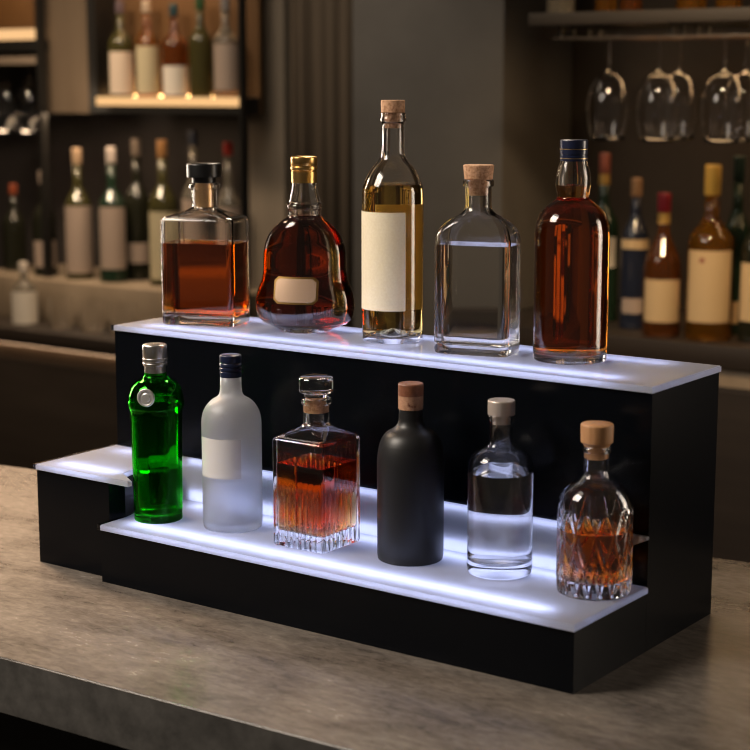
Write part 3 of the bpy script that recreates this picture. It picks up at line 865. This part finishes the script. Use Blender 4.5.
# ------------------------------------------------------------------ background bottles
BM_ = {}
def bmat(name, col, rough=.08, trans=.0, metal=0.):
    if name not in BM_: BM_[name] = mat(name, col, rough, metal, trans, coat=.0)
    return BM_[name]
AMB = lambda: bmat('amber_bottle_glass', (.62, .27, .03), .06, .93)
AMB2 = lambda: bmat('brown_bottle_glass', (.30, .10, .025), .06, .85)
DRK = lambda: bmat('dark_bottle_glass', (.02, .02, .012), .06, .3)
OLV = lambda: bmat('olive_bottle_glass', (.10, .09, .03), .06, .6)
GRN = lambda: bmat('green_bottle_glass', (.02, .045, .025), .06, .4)
NVY = lambda: bmat('navy_bottle_glass', (.02, .025, .045), .06, .3)
CLR = lambda: bmat('pale_bottle_glass', (.45, .40, .32), .06, .8)
def paper(name, c): return bmat('label_' + name, c, .7)
def capm(name, c, metal=0.): return bmat('cap_' + name, c, .4, 0, metal)

def bg_bottle(px, top, zb, hw, y, glass, cap, label, text, group, capfrac=.13, shape='round', mark=None, base_py=None, neck=None, band=None, lower=None):
    """a back bar bottle: body, cap, label; measured at its place on the shelf"""
    p = at_y(px, (top + 250) / 2, y); d = proj(p)[2] / F
    ro = hw * d
    h = z_on(p.x, y, top) - zb
    root = empty('liquor_bottle', (p.x, y, zb), 0, text, 'bottle', group)
    nr = max(.0125, ro * .30); ch = h * capfrac
    if shape == 'slim': zsh, zn = h * .62, h * .76
    elif shape == 'wide': zsh, zn = h * .52, h * .72
    else: zsh, zn = h * .58, h * .70
    pr = [(0, ro * .86), (0, ro * .98, .003), (.006, ro, .003), (zsh, ro, ro * .9), ((zsh + zn) / 2, ro * .66, ro * .4), (zn, nr * 1.08, .01), (h - ch - .001, nr)]
    bm = bmesh.new(); loft(bm, round_rings(pr), n=40); link('glass_body', bm, glass, root)
    lathe('cap', [(h - ch, nr * 1.15, .001), (h - ch + .001, nr * 1.18), (h - .002, nr * 1.18, .002), (h, nr)], cap, root, n=28)
    va = math.atan2(CY - y, CX - p.x)
    if label:
        m, y0, y1, f = label
        za, zb_ = z_on(p.x, y, y1) - zb, z_on(p.x, y, y0) - zb
        if zb_ > .01: 
            lab = wrap_label('label', circ(ro), va - R(62 * f), va + R(62 * f), max(za, .004), min(zb_, zsh - .008), m, root, n=20)
            if mark: wrap_label('emblem', circ(ro + .0009), va - R(26), va - R(14), zb_ - .030, zb_ - .018, mark, lab, n=6)
    if lower:
        m, y0, y1 = lower
        wrap_label('lower_label', circ(ro), va - R(55), va + R(55), max(.003, z_on(p.x, y, y1) - zb), z_on(p.x, y, y0) - zb, m, root, n=20)
    if band:
        lathe('neck_band', [(h - ch - .03, nr * 1.12), (h - ch - .002, nr * 1.1)], band, root, n=28)
    return root

beige = paper('beige', (.52, .42, .33)); pink = paper('pinkish', (.33, .25, .20)); yel = paper('pale_yellow', (.42, .36, .23)); tan = paper('tan', (.52, .37, .20)); wht = paper('white', (.62, .56, .48)); gold_l = paper('gold', (.48, .30, .10)); dk = paper('dark', (.03, .025, .02))
GC = 'bottles in the lit wall cabinet'
zcs = zb2 + .0004
for a in [
    (123, 1, 13, OLV(), capm('mauve', (.10, .07, .08)), (beige, 52, 94, 1.), 'bottle with cream label, leftmost in the lit wall cabinet'),
    (149, 0, 12, AMB(), capm('pale', (.42, .33, .25)), (yel, 46, 94, 1.), 'bottle with bright yellow label and pale cap in the lit wall cabinet'),
    (176, 4, 13, AMB2(), capm('teal', (.02, .05, .06)), (wht, 66, 95, 1.), 'brown bottle with low white label and teal cap in the lit wall cabinet'),
    (202, -4, 12, OLV(), capm('green', (.03, .08, .03)), None, 'olive green bottle without label in the lit wall cabinet'),
    (227, -2, 13, CLR(), capm('grey', (.2, .18, .17)), (pink, 44, 90, 1.), 'bottle with pinkish label, rightmost in the lit wall cabinet')]:
    bg_bottle(a[0], a[1], zcs, a[2], 2.445, a[3], a[4], a[5], a[6], GC)
GLB = 'bottles on the left back bar'
zst = zs + .0004
rowL = [
    (14, 184, 12, DRK(), capm('rust', (.22, .05, .02)), None, 'dark bottle with rust red cap at the far left of the back bar', 2.52),
    (44, 171, 12, DRK(), capm('beige', (.42, .33, .27)), (pink, 240, 266, 1.), 'dark bottle with beige cap and low label on the left back bar', 2.46),
    (78, 148, 14, OLV(), capm('tan', (.40, .27, .17)), (pink, 203, 272, 1.1), 'bottle with tan cap and tall grey label on the left back bar', 2.46),
    (112, 147, 14, GRN(), capm('ivory', (.50, .42, .37)), (pink, 203, 268, 1.), 'dark green bottle with ivory cap on the left back bar', 2.46),
    (137, 139, 13, DRK(), capm('dusk', (.20, .16, .13)), (pink, 242, 262, .9), 'dark bottle with small low label beside the ivory-capped bottle', 2.56),
    (163, 140, 15, OLV(), capm('orange', (.22, .11, .04)), (yel, 211, 278, 1.1), 'bottle with orange cap and pale yellow label left of the square whiskey bottle', 2.5),
]
for a in rowL: bg_bottle(a[0], a[1], zst, a[2], a[7], a[3], a[4], a[5], a[6], GLB, .12)
for a in [(194, 131, 13, CLR(), capm('navy', (.02, .025, .04)), (pink, 190, 260, 1.), 'bottle with navy cap behind the square whiskey bottle', 2.54),
          (229, 142, 13, CLR(), capm('red', (.40, .03, .02)), (pink, 193, 262, 1.), 'bottle with red cap behind the square whiskey bottle', 2.54)]:
    bg_bottle(a[0], a[1], zst, a[2], a[7], a[3], a[4], a[5], a[6], GLB, .09)
bg_bottle(23, 262, zl + .0004, 13, 2.28, CLR(), capm('white', (.62, .54, .46)), (wht, 288, 326, 1.2), 'short bottle with white cap standing in front of the wooden riser', GLB, .16)
# tumblers in front of the riser
def tumbler(px, y, label):
    p = at_y(px, 310, y)
    root = empty('tumbler', (p.x, y, zl + .0004), 0, label, 'glass', 'tumblers on the left back bar')
    bm = bmesh.new()
    loft(bm, [(0, .038, .038, 0), (.003, .040, .040, 0), (.105, .043, .043, 0), (.105, .041, .041, 0), (.012, .038, .038, 0)], n=36); link('glass_body', bm, M['thin_glass'], root, auto=40)
for px, l in ((62, 'empty tumbler left on the back bar, next to the white-capped bottle'), (93, 'empty tumbler on the left back bar, middle of three'), (122, 'empty tumbler on the left back bar, nearest the stand')):
    tumbler(px, 2.285, l)

GR = 'bottles on the right back bar'
zrs = zr + .0004
bg_bottle(604, 153, zrs, 16, 2.44, GRN(), capm('maroon', (.17, .05, .035)), (wht, 236, 266, .8), 'dark green bottle with maroon cap right behind the amber whiskey bottle', GR, .12, band=capm('gold', (.5, .3, .08), .4))
bg_bottle(636, 178, zrs, 14, 2.36, NVY(), capm('brown', (.25, .14, .07)), (tan, 212, 248, 1.1), 'dark navy bottle with gold upper label on the right back bar', GR, .12, shape='slim', lower=(pink, 297, 312))
bg_bottle(664, 193, zrs, 19, 2.28, AMB2(), capm('crimson', (.30, .02, .03)), (tan, 278, 320, 1.), 'brown bottle with crimson cap and tan label on the right back bar', GR, .13, shape='wide', band=capm('gold', (.5, .3, .08), .4))
bg_bottle(712, 165, zrs, 23, 2.29, AMB(), capm('mustard', (.55, .34, .07)), (tan, 249, 320, 1.), 'large amber bottle with mustard yellow cap and tan label', GR, .17, mark=capm('emblem_red', (.25, .08, .05)))
bg_bottle(738, 156, zrs, 14, 2.42, GRN(), capm('bottle_green', (.012, .03, .025)), (tan, 300, 322, .9), 'dark bottle with bottle-green cap behind the large amber bottle', GR, .14)
bg_bottle(757, 180, zrs, 15, 2.33, DRK(), capm('black', (.02, .02, .02)), (tan, 262, 320, 1.), 'dark bottle with tan label at the right edge of the photo', GR, .14)
GS = 'bottles on the hanging shelf'
for px, hw, gl, l in ((560, 14, CLR(), 'pale bottle leftmost on the hanging shelf, only its base in view'), (605, 11, AMB(), 'amber bottle on the hanging shelf, leftmost amber base'), (630, 11, AMB2(), 'brown bottle on the hanging shelf, only its base in view'),
                   (690, 15, AMB(), 'amber bottle on the hanging shelf, wide glowing base'), (727, 13, AMB(), 'amber bottle on the hanging shelf near the right edge of the photo')):
    bg_bottle(px, -140, rz1 + .0004, hw, 2.1, gl, capm('grey', (.2, .18, .17)), None, l, GS)

# ------------------------------------------------------------------ lights
def area(name, loc, target, size, power, color, sy=None, spread=180):
    l = bpy.data.lights.new(name, 'AREA'); l.energy = power; l.color = color; l.size = size
    if sy: l.shape = 'RECTANGLE'; l.size_y = sy
    l.spread = R(spread)
    o = bpy.data.objects.new(name, l); COL.objects.link(o); o.location = loc
    o.rotation_euler = (Vector(target) - Vector(loc)).to_track_quat('-Z', 'Y').to_euler()
    return o
WARM = (1., .76, .52)
area('bar_lamp', (-1.6, -1.25, 1.8), (-.45, .1, .12), 1.0, 19, (1., .88, .75), spread=90)
area('side_edge_fill', (-2.4, .5, .62), (-.5, .2, .32), .2, 4.5, (1., .84, .68), 1.0, spread=70)  # added fill out of view, brightens glass outlines from the left; no fixture
area('right_edge_fill', (.72, .95, .5), (-.3, .2, .32), .3, .9, (1., .84, .68), .8, spread=60)  # its counterpart on the right, also added for the glass edges
area('counter_fill', (-1.9, .4, 1.3), (-1.45, .0, 0), .3, 14, (1., .70, .46), spread=80)  # added fill to warm the left of the counter, no real downlight
area('cabinet_light', ((cx1 + cx2) / 2, yc + .03, zb2 + .42), ((cx1 + cx2) / 2, 2.46, zb2), .36, .6, (1., .60, .30), .05)
area('shelf_light', ((fx0 + fx1) / 2, 2.48, zb2 + .5), ((fx0 + fx1) / 2, 2.6, zb2), .25, 1.2, (1., .66, .36), .1)
area('wall_light', (X(66, 2.3), 2.3, zb1 + .02), (X(72, 2.46), 2.46, zb1 + .02), .05, .22, WARM)
area('left_bar_fill', (-3.1, 1.65, 1.5), (-3.4, 2.5, .0), .7, 6.5, WARM, .15, spread=90)  # added unseen fill for the left back bar and its bottles
area('right_bar_fill', (-.5, 1.1, 1.5), (-1.0, 2.42, .15), .3, 3.0, (1., .70, .40), .10, spread=60)  # added unseen fill for the fronts of the right-hand labels
area('under_shelf_fill', (rx0 + .75, 2.39, rz0 - .004), (rx0 + .75, 2.36, 0), 1.4, 3.4, (1., .62, .30), .05)  # added fill below the board for bottles and glasses, not a known fitting
area('under_cabinet_fill', ((fx0 + cx2) / 2, 2.43, zb0 - .004), ((fx0 + cx2) / 2, 2.41, 0), 1.0, 2.4, (1., .70, .44), .05)  # added fill shining down on bottles and riser, not a known fitting
area('pillar_fill', (-2.1, 1.3, 1.7), (-2.3, 2.5, .5), .8, 4.2, (1., .84, .66), spread=100)  # added unseen fill to even out pillar, panel and curtain
area('back_rim_fill', (-1.1, 1.25, 1.6), (-.6, .2, .3), .5, 3.5, (1., .82, .62), .2, spread=80)  # added rim fill behind the stand so glass edges and liquids glow

w = bpy.data.worlds.new('world'); S.world = w; w.use_nodes = True
w.node_tree.nodes['Background'].inputs[0].default_value = (1., .82, .64, 1)
w.node_tree.nodes['Background'].inputs[1].default_value = .05

S.view_settings.view_transform = 'Standard'; S.view_settings.look = 'None'
S.view_settings.gamma = 1; S.view_settings.use_curve_mapping = False; S.view_settings.exposure = 0
c = S.cycles
c.max_bounces = 24; c.transmission_bounces = 20; c.glossy_bounces = 8; c.diffuse_bounces = 5; c.transparent_max_bounces = 16; c.volume_bounces = 0
c.filter_width = 1.05; c.sample_clamp_indirect = 4; c.use_denoising = True
c.caustics_reflective = True; c.caustics_refractive = True; c.blur_glossy = .3
